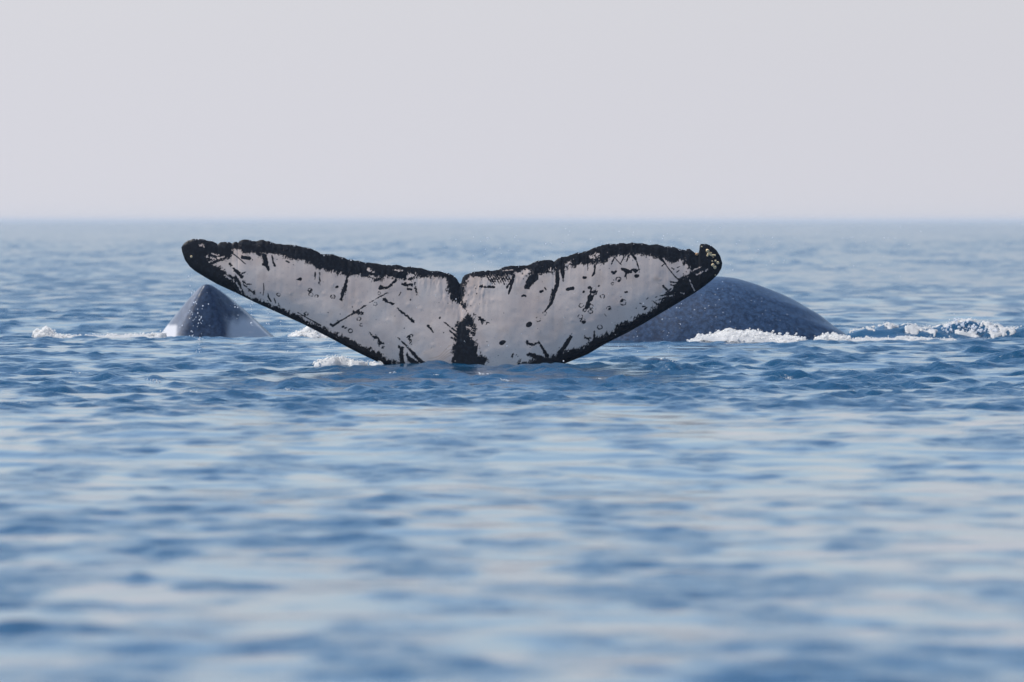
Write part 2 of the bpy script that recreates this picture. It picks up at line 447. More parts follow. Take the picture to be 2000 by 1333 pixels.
# dark strokes: chains of (x, y, radius), then a raggedness
STROKES = [
    ([(679, 539, 3), (672, 566, 4.5), (667, 584, 3.5), (666, 588, 1.5)], 1.6), ([(773, 548, 2), (757, 563, 2.2), (744, 563, 5)], 1.4),
    ([(757, 572, 1.1), (736, 583, .8), (722, 592, .8)], 1.2), ([(716, 596, .7), (708, 601, 1), (693, 611, 2.6)], 1.0),
    ([(693, 611, 2.5), (701, 610, 4.5), (707, 611, 3)], 2.2), ([(693, 611, 1.5), (667, 626, 1.8), (650, 637, 2.2), (646, 634, 2.4)], 1.0),
    ([(751, 586, 3.2), (758, 591, 2), (768, 594, 1.6)], 1.4), ([(775, 601, 1.5), (786, 612, 2), (797, 619, 2.2), (806, 628, 3.2)], 1.4),
    ([(836, 637, 2.6), (841, 642, 2), (846, 649, .9)], .8), ([(773, 657, .8), (790, 672, 1.8), (803, 685, 3), (816, 700, 3.6), (828, 710, 4)], 1.2),
    ([(785, 680, 3.5), (784, 695, 4.2), (786, 708, 4)], 1.5), ([(780, 677, 2.8), (780.5, 678, 2.8)], .6), ([(795, 690, 2), (800, 703, 4), (812, 710, 6)], 1.2),
    ([(810, 553, 1.6), (812, 566, 2), (815, 577, 1.2)], 1.4), ([(787, 556, 3), (795, 556, 3.4), (804, 556, 3)], 1.6), ([(797, 565, 2.2), (803, 566, 2)], .8),
    ([(783, 571, .9), (779, 578, .8)], .5), ([(722, 651, 3), (735, 661, 2.5), (748, 675, 3.5)], 3.2), ([(797, 659, 1.2), (803, 667, 2.5), (799, 674, 1)], 2.5),
    ([(455, 496, 1.3), (479, 516, .9)], .4), ([(473, 503, 3.6), (487, 505, 3.6)], .7), ([(515, 500, 4.5), (520, 516, 4), (524, 527, 2.2)], 1.2),
    ([(513, 517, 2), (520, 519, 2)], .8), ([(531, 500, 1.5), (533, 512, 1.5), (536, 519, 2.2)], .8), ([(448, 516, 2), (462, 531, 3), (472, 541, 3.5)], 1.4),
    ([(458, 537, 2.6), (466, 553, 2.8), (474, 572, 2)], 1.4), ([(514.4, 553.6, .8), (515.3, 565, .9), (513.6, 577, .9)], .3),
    ([(523, 574, 1.1), (524, 581, 1.5), (529, 589, 1.3)], .6), ([(535, 583, 1), (538, 592, 1.2)], .5), ([(582, 611, .8), (605, 624, 1), (626, 636, 1.4)], .6),
    ([(574, 617, .8), (592, 617, .8)], .6), ([(445, 500, 2), (436, 506, 1.5)], 1.2), ([(472, 535, 1.6), (479, 532, 1)], .8),
    ([(475, 550, 1), (482, 556, 2), (490, 555, 1)], 2.2), ([(476, 557, 1.5), (488, 568, 2), (500, 575, 1.2)], 2.0),
    ([(579, 546.5, 1), (582, 546, 2), (587, 545, 3.6)], 1.0), ([(559, 510.5, 1.6), (564, 513, 1.6)], .6), ([(615, 533, 1), (615, 546, 1)], 1), ([(624, 534, 1.2), (624.5, 549, 1.6)], 1), ([(622, 553, 1.6), (625, 556, 1)], 1),
    # right lobe
    ([(937.4, 560, 2.8), (950, 561, 2), (965, 561, 2.2)], 1.2), ([(1001, 549, 3), (997, 563, 2.8), (993, 575, 1)], .6), ([(990, 563, 2), (1004, 539, 2.4)], 1),
    ([(1044, 541, 8), (1037, 548, 8.5), (1030, 560, 5.5)], 1.4), ([(1020, 578, 2), (1026, 578, 1.8)], .8), ([(1056, 570, 2.8), (1060, 569, 2.6)], .6), ([(1064, 563, 1), (1066, 566, 1)], .8),
    ([(1081.5, 514, 1.5), (1087, 528, 3), (1089.5, 543, 4.2), (1088, 558, 4.2), (1082, 573.6, 3.8), (1077, 592, 3.4), (1066, 606, 1.6), (1062, 611, .8)], .7),
    ([(1080, 562, 1), (1075, 582, 1), (1073, 592, .7)], .6), ([(1096, 516, 3), (1099, 533, 4.2), (1100, 549, 1)], .6), ([(1108, 565.5, 3.3), (1119, 563.5, 3.3)], .5),
    ([(1140.5, 542.7, 2.8), (1144, 542.7, 2.6)], .4), ([(1162, 517, 1.4), (1161.5, 530, 1.8), (1161, 534, 2.6), (1156, 540, .7)], .6), ([(1148, 516, .8), (1148, 529, .5)], .3),
    ([(1155.5, 563, .8), (1153, 576, 2.5), (1149, 590, 4), (1145, 602, 3.4)], 1.2), ([(1163, 570, 3), (1158, 578, 2), (1150, 592, 3)], 2.5), ([(1050, 664.5, .8), (1058, 678, 2.4), (1068, 695, 3.6)], .9),
    ([(1114, 658, 3.6), (1112, 663, 3.8), (1104, 675, 3.6), (1093, 690, 5)], 1.0), ([(1117, 651, .6), (1114, 658, 1)], .3), ([(1031, 692.5, 4), (1042, 695, 4.5), (1056, 700, 5)], 1.4),
    ([(1161, 646, 1), (1161, 656, 2.2), (1160, 668, 3.6)], .9), ([(1141, 659, 1), (1149, 663, 2.4), (1153, 660, 1)], 1.8), ([(930, 616, 3), (943, 625, 3), (959, 635, 1.2)], 3.6),
    ([(938, 624, 1), (942, 633, .8)], 1), ([(867, 629.5, .8), (878, 638, 1), (890, 647, 1.6)], 1.0), ([(878, 646, 1.4), (890, 656, 2)], 1.0), ([(882, 660, 1.4), (890, 664, 2)], 1.0),
    ([(1000, 697, .8), (1003, 691, 1), (1008, 694, .8)], 1.6), ([(1026, 666, 1), (1036, 674, 2), (1048, 671, 1)], 2.8),
    ([(1216, 526.5, 3.2), (1226, 531, 4.4), (1231, 531, 4)], 1.0), ([(1234, 528, 2.2), (1242, 529, 4)], 1.0), ([(1242, 540, 3.4), (1246, 539, 3)], .6), ([(1224, 535, 2.4), (1221, 540, 2)], .9), ([(1223, 540, 1), (1224, 546, .5)], .2),
    ([(1234, 496, 2), (1241, 505, 2.4), (1246, 518, .9), (1249, 532, .8)], .7), ([(1290, 505, 3), (1297, 512, 1.8), (1306, 525, 1.1), (1318, 540, 1.1), (1328, 549, 1.4)], .5),
    ([(1293, 520, 1), (1297, 517, 1.2)], .6), ([(1199, 502, 1.1), (1214, 518, .8)], .4), ([(1219, 502, 1.1), (1212, 516, .8)], .4), ([(1200, 503, 1.6), (1194, 518, .6)], .7), ([(1228, 500, 1.6), (1224, 511, 1)], .8),
    ([(1196, 532, 2.5), (1199, 533, 4), (1203, 531, 2)], .9), ([(1221, 571, 2), (1225, 570.5, 1.2)], .8), ([(1180, 613, .6), (1184, 618, .8)], .3),
    ([(1280, 581, .9), (1296, 577, 1.2), (1312, 573, 2)], .8), ([(1274, 588, .9), (1284, 595, 1.4), (1292, 598, 2)], .7), ([(1296, 559, 1.4), (1302, 566, 2), (1307, 575, 3)], 1.4), ([(1310, 565, 1.5), (1302, 572, 2)], .9),
    ([(1311, 551, 1.2), (1322, 553, 1.6), (1330, 551, 2.4)], 1.0), ([(1310, 557, 1.4), (1324, 560, 2)], 1.0), ([(1327, 546, 1.8), (1340, 541, 2), (1350, 537, 2.5)], 1.0), ([(1281, 588, .7), (1300, 582, 1.4)], .8), ([(1285, 600, 1), (1302, 588, 2)], 1.2),
    ([(1296, 558, 1), (1297, 561, 1.8)], .6), ([(1312, 524, 1), (1316, 526, 1.2)], .8), ([(1324, 523, 1.6), (1328, 521, 1)], .8), ([(1322, 532, 1.2), (1326, 529, 1)], .8),
    ([(1259, 604, 1.6), (1263, 601, 1)], 1), ([(1250, 593, 1.2), (1253, 594, 1)], .5), ([(1256, 599, 1.6), (1260, 599, 1)], .6), ([(1262, 585, 1.2), (1266, 582, 1)], .7)]
for i in range(9):      # raked tooth marks beside the notch
    STROKES.append(([(946 + i * 5.5, 533 + 0.5 * i, 1.2), (954 + i * 5.3, 544 + 0.3 * i, 1.5), (962 + i * 4.6, 556 - 0.2 * i, .9)], 1.1))
RINGS = [(650, 580, 4.2), (605.4, 567, 4), (607, 575.5, 4), (618, 579, 3), (733, 594, 3.4), (740.5, 573.6, 3), (701, 623, 3.6), (684.6, 646.6, 4), (706, 635, 3),
         (598, 613, 3.4), (544, 576, 3.4), (1063.5, 612.4, 4), (1051, 623.7, 4.8), (1135.5, 597, 4.2), (1155, 599, 4), (1153.5, 609, 4), (1161, 572, 4.6),
         (1133.7, 618.7, 4.4), (1139, 627.7, 5), (1171.5, 639, 4.6), (1177, 579.5, 4.2), (1208, 546, 4.8), (1196.6, 554.7, 2.6), (1216.8, 591, 6), (1189, 602.8, 4.4),
         (803, 656, 3), (1142, 606, 3)]
SPOTS = [(657.6, 561, 3.8, 2.9), (670, 638.5, 3, 2), (801.7, 586, 1.4, 2), (859, 621, 2, 2), (866.5, 650, 1.3, 1.3), (1033, 634, 6.2, 5.2), (981.6, 669, 6.6, 4.6), (1151, 562, 3.5, 3.2), (1169.5, 559, 2, 1.7),
         (1140, 570.5, 2.4, 2.4), (1209, 549, 3, 3), (1190, 604, 2.6, 2.2), (1215, 588, 3, 2.4), (1139, 628.5, 3.4, 2.6), (675, 641, 3, 2), (607, 567, 2, 1.6), (650, 581, 1.6, 1.2), (1134, 494, 1, 1), (931, 574, 1.2, 1.2)]
# pale scratches inside the dark tips and edges
PALE = [([(452, 522, 1.6), (463, 519, 1.8)], .9), ([(438, 539, 1.2), (449, 545, 1.5)], 1.3), ([(455, 548, 1.5), (463, 556, 1.8)], 1.4), ([(408, 512, 1.2), (421, 508, 1)], .9), ([(446, 512, 1.2), (462, 505, 1.6)], .8), ([(466, 560, 1), (470, 568, 1.4)], 1.2), ([(412, 496, .8), (426, 499, .9)], 1.2),
        ([(416, 518, 2.4), (434, 513, 3), (451, 506, 1.6)], .8), ([(432, 527, 2), (446, 521, 2.2)], .9), ([(445, 534, 2), (457, 537, 2.6)], 1.0), ([(404, 502, 1.6), (418, 506, 1.6)], 1.4), ([(424, 505, 1.2), (440, 501, 1.4)], 1.2),
        ([(1354.4, 528.5, 1.2), (1369.6, 521.8, 1.1)], .6), ([(1347.7, 548, 1), (1352, 559, 1), (1357, 569, 1.2)], .7), ([(1360, 537, 1), (1374, 531, .9)], 1.3), ([(1378, 531, 1), (1383, 526, 1)], .9),
        ([(1330, 572, .9), (1337, 574, 1)], .8), ([(1304, 580, .8), (1318, 576, .8)], .8), ([(981, 529.4, .9), (1002, 527.5, .9)], .4), ([(720, 527, 1.6), (728, 532, 2)], 2.4), ([(765, 528, 1.2), (785, 529, 1.4)], 1.2),
        ([(724, 541, 2), (738, 543, 1.6)], 2.6), ([(796, 541, 3), (812, 538, 3)], 3.4), ([(752, 543, 2), (764, 542, 2)], 2.4), ([(1106, 517, 2.5), (1114, 514, 2.5)], 3.2), ([(1156, 503, 3), (1166, 500, 3)], 3.6), ([(1076, 527, 2), (1084, 530, 2)], 3), ([(392, 478, 2), (396, 481, 1.6)], 2.0),
        ([(915, 640, 2.4), (923, 647, 2.8)], 2.6), ([(920, 656, 3), (927, 660, 2.6)], 2.4), ([(1020, 533, 3), (1033, 531, 3)], 3)]

def chain_d(px, py, chain):
    best = np.full(px.shape, 1e9)
    if len(chain) == 1:
        chain = chain * 2
    for (x0, y0, r0), (x1, y1, r1) in zip(chain[:-1], chain[1:]):
        dx, dy = x1 - x0, y1 - y0
        t = np.clip(((px - x0) * dx + (py - y0) * dy) / max(dx * dx + dy * dy, 1e-9), 0, 1)
        d = np.hypot(px - x0 - t * dx, py - y0 - t * dy) - (r0 + (r1 - r0) * t)
        best = np.minimum(best, d)
    return best

def poly_sd(px, py, poly):
    """signed distance, negative inside"""
    p = np.array(poly); q = np.roll(p, -1, 0)
    best = np.full(px.shape, 1e18); ins = np.zeros(px.shape, bool)
    for (x0, y0), (x1, y1) in zip(p, q):
        dx, dy = x1 - x0, y1 - y0
        t = np.clip(((px - x0) * dx + (py - y0) * dy) / (dx * dx + dy * dy), 0, 1)
        best = np.minimum(best, (px - x0 - t * dx) ** 2 + (py - y0 - t * dy) ** 2)
        if y0 != y1:
            ins ^= ((y0 > py) != (y1 > py)) & (px < dx * (py - y0) / (y1 - y0) + x0)
    return np.where(ins, -1, 1) * np.sqrt(best)

def near(px, py, pts, pad):
    a = np.array([(p[0], p[1]) for p in pts])
    return (px > a[:, 0].min() - pad) & (px < a[:, 0].max() + pad) & (py > a[:, 1].min() - pad) & (py < a[:, 1].max() + pad)

def pigment(px, py):
    n1 = fbm(px / 5.0, py / 5.0, 31, 4) - 0.5
    n2 = fbm(px / 1.9, py / 1.9, 37, 2) - 0.5
    n3 = fbm(px / 16.0, py / 16.0, 41, 3) - 0.5
    fib = fbm((px + 0.3 * py) / 2.4, (py - 0.3 * px) / 9.0, 43, 3) - 0.5     # raked fibres running across the lobe
    sd = np.minimum(poly_sd(px, py, WHITE_L), poly_sd(px, py, WHITE_R))
    # the leading edge and the tips fray more than the trailing band
    n4 = fbm(px / 1.3, py / 1.3, 47, 2) - 0.5
    s = sd - 1.5 + 10.0 * n1 + 6.0 * n2 + 4.0 * n4 + 5.0 * n3 + 10.0 * fib
    dark = np.clip(0.5 + s / 6.0, 0, 1)
    # mottled, worn skin inside the dark bands
    wear = sstep(0.54, 0.72, fbm(px / 9.0, py / 9.0, 53, 3)) * sstep(0.50, 0.70, fbm(px / 1.5, py / 1.5, 57, 2)) * (1 - sstep(3, 16, sd))
    dark = dark * (1 - 0.55 * wear)
    for ch, rag in STROKES:
        k = near(px, py, ch, 14)
        d = chain_d(px[k], py[k], ch) + rag * (2.8 * n2[k] + 3.5 * n1[k])
        dark[k] = np.maximum(dark[k], np.clip(0.5 - d / 1.2, 0, 1))
    for x, y, r in RINGS:
        k = near(px, py, [(x, y)], 14)
        d = np.abs(np.hypot(px[k] - x, (py[k] - y) * 1.12) - r) - 0.75 + 2.2 * n2[k] + 2.8 * n1[k]
        dark[k] = np.maximum(dark[k], np.clip(0.5 - d / 1.1, 0, 1))
    for x, y, rx, ry in SPOTS:
        k = near(px, py, [(x, y)], 14)
        d = (np.hypot((px[k] - x) / rx, (py[k] - y + 0.25 * (px[k] - x)) / ry) - 1) * ry + 2.0 * n1[k]
        dark[k] = np.maximum(dark[k], np.clip(0.5 - d / 1.1, 0, 1))
    r2 = np.random.default_rng(5)
    for i in range(330):                                   # flecks, thicker near the dark edges
        x, y = r2.uniform(440, 1345), r2.uniform(495, 710)
        r = r2.uniform(0.4, 1.25)
        k = near(px, py, [(x, y)], 3)
        if not k.any():
            continue
        if r2.random() > 0.35 and abs(sd[k].mean()) > 14:
            continue
        d = np.hypot(px[k] - x, py[k] - y) - r
        dark[k] = np.maximum(dark[k], np.clip(0.5 - d / 1.0, 0, 1))
    for ch, rag in PALE:
        k = near(px, py, ch, 14)
        d = chain_d(px[k], py[k], ch) + rag * (5.0 * n2[k] + 3.0 * n1[k])
        dark[k] = np.minimum(dark[k], 1 - 0.85 * np.clip(0.5 - d / 1.2, 0, 1))
    for i in range(620):                                   # tiny pale specks in the dark skin
        x, y = r2.uniform(356, 1408), r2.uniform(470, 712)
        r = r2.uniform(0.3, 0.9)
        k = near(px, py, [(x, y)], 3)
        if k.any() and (sd[k].mean() > 5):
            d = np.hypot(px[k] - x, py[k] - y) - r
            dark[k] = np.minimum(dark[k], 1 - r2.uniform(.3, .7) * np.clip(0.5 - d / 1.0, 0, 1))
    return dark

BUMPS = [(822, 603, 4), (860, 608, 4), (845, 674, 5), (796, 595, 5), (758, 625, 4), (585, 557, 4), (962, 587, 4), (1108, 603, 3.5), (1117, 626, 4.5), (1290, 546, 3),
         (632, 574, 4), (650, 556, 3), (951, 687, 5), (1035, 572, 4), (567, 574, 3), (880, 596, 5), (700, 590, 4)]

def tail_front_y(px, py, w, top, bot):
    """distance of the centre sheet and the half thickness"""
    z = CAM_H - (py - HOR) * D_TAIL / F
    xx = (px - 885.0) / 520.0
    yc = D_TAIL + 0.12 * z + 0.10 * xx ** 2 - 0.06 * np.abs(xx) + np.where(z < 0, 0.35 * z * z, 0)
    chord = np.minimum(bot, 742.0) - top
    chord = np.minimum(chord, 60 + 110 * np.tanh(np.maximum(chord - 60, 0) / 110)) * D_TAIL / F
    be = np.minimum(bot, 742.0)
    wt, w = w, np.clip((be - py) / (be - top), 0, 1)
    naca = 5 * (0.2969 * np.sqrt(w) - 0.126 * w - 0.3516 * w ** 2 + 0.2843 * w ** 3 - 0.1036 * w ** 4)
    t = 0.17 * chord * naca + 0.010 * (1 - w ** 24) * np.clip(w * 30, 0, 1)
    mid = np.exp(-((px - 907) / 85.0) ** 2)
    t = t + 0.07 * mid * sstep(560, 800, py) * np.sqrt(np.clip(wt * 14, 0, 1))
    return yc, t

def build_tail():
    tp, bt = np.array(TOP), np.array(BOT)
    e = np.concatenate([[0.03, .12, .3, .55, .9, 1.4, 2, 2.8, 3.8, 5]])
    cols = np.unique(np.round(np.concatenate([[353.0, 1411.5], np.arange(354, 1411, 1.0), 353 + e, 1411.5 - e,
                                              np.arange(894, 906, 0.4), np.arange(1362, 1371, 0.3)]), 3))
    top = np.interp(cols, tp[:, 0], tp[:, 1]); bot = np.interp(cols, bt[:, 0], bt[:, 1])
    # crenellated trailing edge, fading at tips and notch
    jag = (fbm(cols / 7.0, cols * 0, 3, 3) - 0.5) * 3.2 * sstep(358, 380, cols) * (1 - sstep(1340, 1360, cols)) * sstep(6, 40, np.abs(cols - 899))
    top = top + jag
    nlow, nup = 22, 180
    s0 = np.minimum(bot - 0.10 * (bot - top), 718.0)
    lo = np.linspace(0, 1, nlow) ** 1.6
    up = np.linspace(0, 1, nup + 1)[1:]
    up = 1 - (1 - up) ** 1.12
    PY = np.concatenate([bot[None] + (s0 - bot)[None] * lo[:, None], s0[None] + (top - s0)[None] * up[:, None]], 0)
    PX = np.repeat(cols[None], PY.shape[0], 0)
    W = (bot[None] - PY) / np.maximum(bot - top, 1e-6)[None]
    yc, th = tail_front_y(PX, PY, np.clip(W, 0, 1), top[None], bot[None])
    relief = np.zeros_like(PX)
    for x, y, r in BUMPS:
        relief += 0.0014 * np.exp(-((PX - x) ** 2 + (PY - y) ** 2) / (2 * (r * 0.6) ** 2))
    band = sstep(0.80, 1.0, W)
    relief += 0.006 * (fbm(PX / 34, PY / 34, 51, 3) - 0.5) + band * 0.012 * (fbm(PX / 6, PY / 14, 52, 2) - 0.5)
    relief *= np.clip(np.minimum(W, 1 - W) * 14, 0, 1)
    X, Z = px2w(PX, PY, D_TAIL)
    yf = yc - th - relief
    B = pigment(PX.ravel(), PY.ravel())
    ridge = 0.0
    stain = np.zeros_like(PX)
    for off in (0, 9, 16, 22):                             # thin rust folds at the root
        yl = 700 + off * 0.55 - 14 * sstep(830, 882, PX) ** 2 - (12 - off * .35) * sstep(855, 884, PX)
        stain = np.maximum(stain, 0.55 * np.exp(-((PY - yl) / 0.9) ** 2) * sstep(826, 845, PX) * (1 - sstep(880, 884, PX)))
    stain = np.maximum(stain, 0.35 * np.exp(-(((PX - 1283) / 6) ** 2 + ((PY - 545) / 5) ** 2)))
    stain = np.maximum(stain, 0.14 * sstep(.55, .8, fbm(PX / 30, PY / 30, 61, 3)))
    nr, nc = PX.shape
    front = np.stack([X, yf, Z], -1).reshape(-1, 3)
    # back (dorsal, dark) side with fewer rows, stitched through shared first and last rows
    sel = np.unique(np.concatenate([np.arange(0, nr, 8), [nr - 1]]))[1:-1]
    back = np.stack([X[sel], (yc + th)[sel], Z[sel]], -1).reshape(-1, 3)
    v = np.concatenate([front, back])
    f1 = grid_faces(nr, nc)
    idx = np.concatenate([np.arange(nc)[None], nr * nc + np.arange(len(sel) * nc).reshape(len(sel), nc), ((nr - 1) * nc + np.arange(nc))[None]])
    a, b, c, d = idx[:-1, :-1].ravel(), idx[:-1, 1:].ravel(), idx[1:, 1:].ravel(), idx[1:, :-1].ravel()
    f2 = np.stack([a, d, c, b], 1)
    nb = len(back)
    ob = mesh_from("whale", v, np.concatenate([f1, f2]), M_TAIL,
                   attrs={"pigment": np.concatenate([B, np.ones(nb)]), "stain": np.concatenate([stain.ravel(), np.zeros(nb)])})
    tag(ob, "black and white whale tail fluke raised upright, scratched, with a notched top edge", "whale")
    return ob, (tp, bt)

tail, (TP, BT) = build_tail()

def barnacle_mesh(mat):
    n = 9
    prof = [(1.0, 0.0), (0.92, 0.35), (0.62, 0.75), (0.42, 0.8), (0.30, 0.45), (0.0, 0.40)]
    v, f = [], []
    for r, h in prof[:-1]:
        for k in range(n):
            a = 2 * math.pi * k / n
            q = r * (1 + 0.10 * math.sin(3 * a + h * 5) + 0.06 * (k % 2))
            v.append((q * math.cos(a), -h, q * math.sin(a)))
    v.append((0, -prof[-1][1], 0))
    for j in range(len(prof) - 2):
        for k in range(n):
            f.append((j * n + k, j * n + (k + 1) % n, (j + 1) * n + (k + 1) % n, (j + 1) * n + k))
    me = bpy.data.meshes.new("barnacle")
    L = (len(prof) - 2) * n
    me.from_pydata(v, [], f + [(L + k, L + (k + 1) % n, len(v) - 1) for k in range(n)])
    me.polygons.foreach_set("use_smooth", [True] * len(me.polygons))
    me.materials.append(mat)
    return me

BARN = [(1382.6, 490.6, 3.8), (1384.6, 496.6, 3.2), (1382.2, 500, 2.2), (1388.2, 498.3, 2.4), (1391.2, 499.6, 2.3), (1394, 499, 2.2), (1397, 499.4, 2.1), (1389.6, 495, 1.8),
        (1398, 510.4, 2.4), (1402.5, 514, 3.2), (1391.5, 510.8, 1.8), (1393, 518.4, 3.4), (1396.8, 523, 3.4), (1397.5, 537.6, 1.6), (1371.5, 482.5, 1.5), (372.8, 502, 2.5)]
bm1, bm2 = barnacle_mesh(M_BARN), barnacle_mesh(M_BARN2)
for x, y, r in BARN + [(1361.6, 497.2, 3.2), (1393.5, 503, 1.8), (1387, 493.5, 1.6)]:
    ob = bpy.data.objects.new("barnacle", bm2 if (x, y) in ((1361.6, 497.2), (1393.5, 503), (1387, 493.5)) else bm1)
    col.objects.link(ob)
    ob.parent = tail
    tpy = np.interp(x, TP[:, 0], TP[:, 1]); bty = np.interp(x, BT[:, 0], BT[:, 1])
    yc, th = tail_front_y(np.array(x), np.array(y), np.clip((bty - y) / (bty - tpy), 0, 1), tpy, bty)
    wx, wz = px2w(x, y, D_TAIL)
    s = r * D_TAIL / F
    ob.location = (float(wx), float(yc - th) + 0.002, float(wz))
    ob.scale = (s, s * 0.9, s)
    ob.rotation_euler = (rng.uniform(-.25, .25), rng.uniform(0, 6), rng.uniform(-.25, .25))

# ------------------------------------------------------------------ the rounded slate back
def build_back():
    PR = [(640, 900), (740, 740), (840, 675), (940, 630), (1040, 597), (1140, 572), (1240, 555), (1320, 546), (1370, 542), (1403, 541), (1423, 541.5), (1448, 546.6), (1476, 555.5), (1504, 565.5),
          (1532, 576.5), (1562, 590), (1592, 609), (1622, 630), (1648, 649), (1668, 665), (1700, 712), (1750, 800), (1800, 900)]
    p = np.array(PR)
    # smooth the profile
    nx = 380
    xs = np.linspace(640, 1800, nx)
    zt = np.interp(xs, p[:, 0], p[:, 1])
    ker = np.hanning(17); ker /= ker.sum()
    zt = np.convolve(np.pad(zt, 8, mode='edge'), ker, 'valid')
    X, ZT = px2w(xs, zt, D_BACK)
    ny = 90
    phi = np.linspace(-math.pi / 2 - 0.25, math.pi / 2, ny)
    zc = -1.35
    half = 1.35 + 0.12 * np.cos((xs - 1400) / 300)
    S = np.sin(phi)[:, None]; C = np.cos(phi)[:, None]
    # slightly flattened flanks: superellipse
    Y = D_BACK + 0.55 + np.sign(S) * np.abs(S) ** 0.9 * half[None]
    Z = zc + (ZT[None] - zc) * np.sign(C) * np.abs(C) ** 0.86
    Xg = np.repeat(X[None], ny, 0) + 0.10 * S * 0
    rel = 0.012 * (fbm(Xg * 3, Y * 3 + Z * 2, 71, 4) - 0.5)
    # long shallow creases along the flank near the tail end
    rel += 0.006 * np.sin(Z * 55 + Xg * 18) * sstep(2.2, 3.3, Xg) * sstep(-0.6, 0.2, -S)
    v = np.stack([Xg, Y - rel, Z + rel], -1).reshape(-1, 3)
    ob = mesh_from("whale", v, grid_faces(ny, nx), M_BACK, attrs={"pale": np.zeros(ny * nx)})
    return tag(ob, "smooth rounded slate blue whale back rising behind the right tail tip", "whale")

back = build_back()

# ------------------------------------------------------------------ the pale ridged peak on the left
def build_peak():
    ax, az = px2w(403, 559, D_PEAK)
    # plan polygon at the waterline (metres from the apex): x right, y away
    base = np.array([(-0.50, 0.15), (-0.285, -0.26), (-0.06, -0.28), (0.20, -0.26), (0.42, 0.05), (0.66, 0.55), (0.66, 1.6), (0.42, 3.0), (0.05, 3.6), (-0.35, 2.6), (-0.55, 1.2)])
    nphi, ns = 200, 110
    # resample round the polygon, rounding the corners a little
    seg = np.linalg.norm(np.roll(base, -1, 0) - base, axis=1)
    cum = np.concatenate([[0], np.cumsum(seg)])
    u = np.linspace(0, cum[-1], nphi, endpoint=False)
    closed = np.vstack([base, base[:1]])
    bx = np.interp(u, cum, closed[:, 0]); by = np.interp(u, cum, closed[:, 1])
    for _ in range(3):
        bx = (np.roll(bx, 1) + 2 * bx + np.roll(bx, -1)) / 4; by = (np.roll(by, 1) + 2 * by + np.roll(by, -1)) / 4
    s = np.linspace(0, 1.5, ns)[:, None]
    H = float(az) + 0.02
    # the ridge runs back from the apex, dropping slowly; flanks bulge outward
    rad = np.where(s < 1, s ** 0.92, s)
    Xl = bx[None] * rad; Yl = by[None] * rad
    sag = np.where(by > 0.4, 1.0, 0.0)[None]
    s2 = np.maximum(np.sqrt(s * s + 0.0049) - 0.07, 0.0)
    Zl = H * (1 - s2 ** 1.06)
    Zl = Zl - 0.0 * sag
    rough = 0.014 * (fbm(Xl * 6 + 3, Zl * 6 + Yl * 2, 81, 4) - 0.5) * np.clip(s * 6, 0, 1)
    X = ax + Xl + rough; Y = D_PEAK + Yl - rough; Z = Zl + rough
    pxs = 1000 + X * F / Y; pys = HOR + (CAM_H - Z) * F / Y
    # white patches low on the right flank and along the left edge
    n = fbm(Xl * 9, Zl * 5, 91, 4) - 0.5
    n = n + 0.6 * (fbm(Xl * 26, Zl * 5, 93, 3) - 0.5)
    pale = sstep(0, 0.16, 0.24 + 0.16 * n - np.abs(Zl - 0.04) ) * sstep(0.22, 0.32, Xl + 0.10 * n) * (1 - sstep(0.5, .9, Yl)) * sstep(0.02, 0.0, Zl - 0.24 - 0.2 * n)
    left = sstep(0.02, 0.07, -Xl - 0.29 - 0.0 * n) * sstep(0.0, 0.06, 0.16 + 0.05 * n - Zl)
    flank = 0.30 * sstep(0.0, 0.08, Yl - 0.912 * Xl) * sstep(0.0, 0.05, -Xl) * (0.8 + 0.8 * n)  # left facet: sunlit sheen put into the colour as a lighter tint
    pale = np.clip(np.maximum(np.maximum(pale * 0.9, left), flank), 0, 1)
    v = np.stack([X, Y, Z], -1).reshape(-1, 3)
    i = np.arange(ns * nphi).reshape(ns, nphi)
    a, b, c, d = i[:-1].ravel(), np.roll(i, -1, 1)[:-1].ravel(), np.roll(i, -1, 1)[1:].ravel(), i[1:].ravel()
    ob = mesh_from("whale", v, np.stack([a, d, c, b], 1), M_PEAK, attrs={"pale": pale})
    return tag(ob, "pointed dark grey whale back with white patches and a sunlit left side painted in, peaking behind the left tail tip", "whale")

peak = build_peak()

# ------------------------------------------------------------------ foam and spray
ICO_V, ICO_F = None, None
def ico():
    global ICO_V, ICO_F
    if ICO_V is None:
        import bmesh
        b = bmesh.new(); bmesh.ops.create_icosphere(b, subdivisions=1, radius=1.0)
        ICO_V = np.array([v.co[:] for v in b.verts]); b.verts.index_update()
        ICO_F = np.array([[v.index for v in f.verts] for f in b.faces]); b.free()
    return ICO_V, ICO_F

def blobs(P, R, squash=1.0, jag=0.0):
    iv, jf = ico()
    n = len(P)
    sc = np.ones((n, len(iv), 1)) + jag * rng.normal(0, 1, (n, len(iv), 1))
    v = P[:, None, :] + iv[None] * sc * R[:, None, None] * np.array([1, 1, squash])
    f = jf[None] + (np.arange(n) * len(iv))[:, None, None]
    return v.reshape(-1, 3), f.reshape(-1, 3)

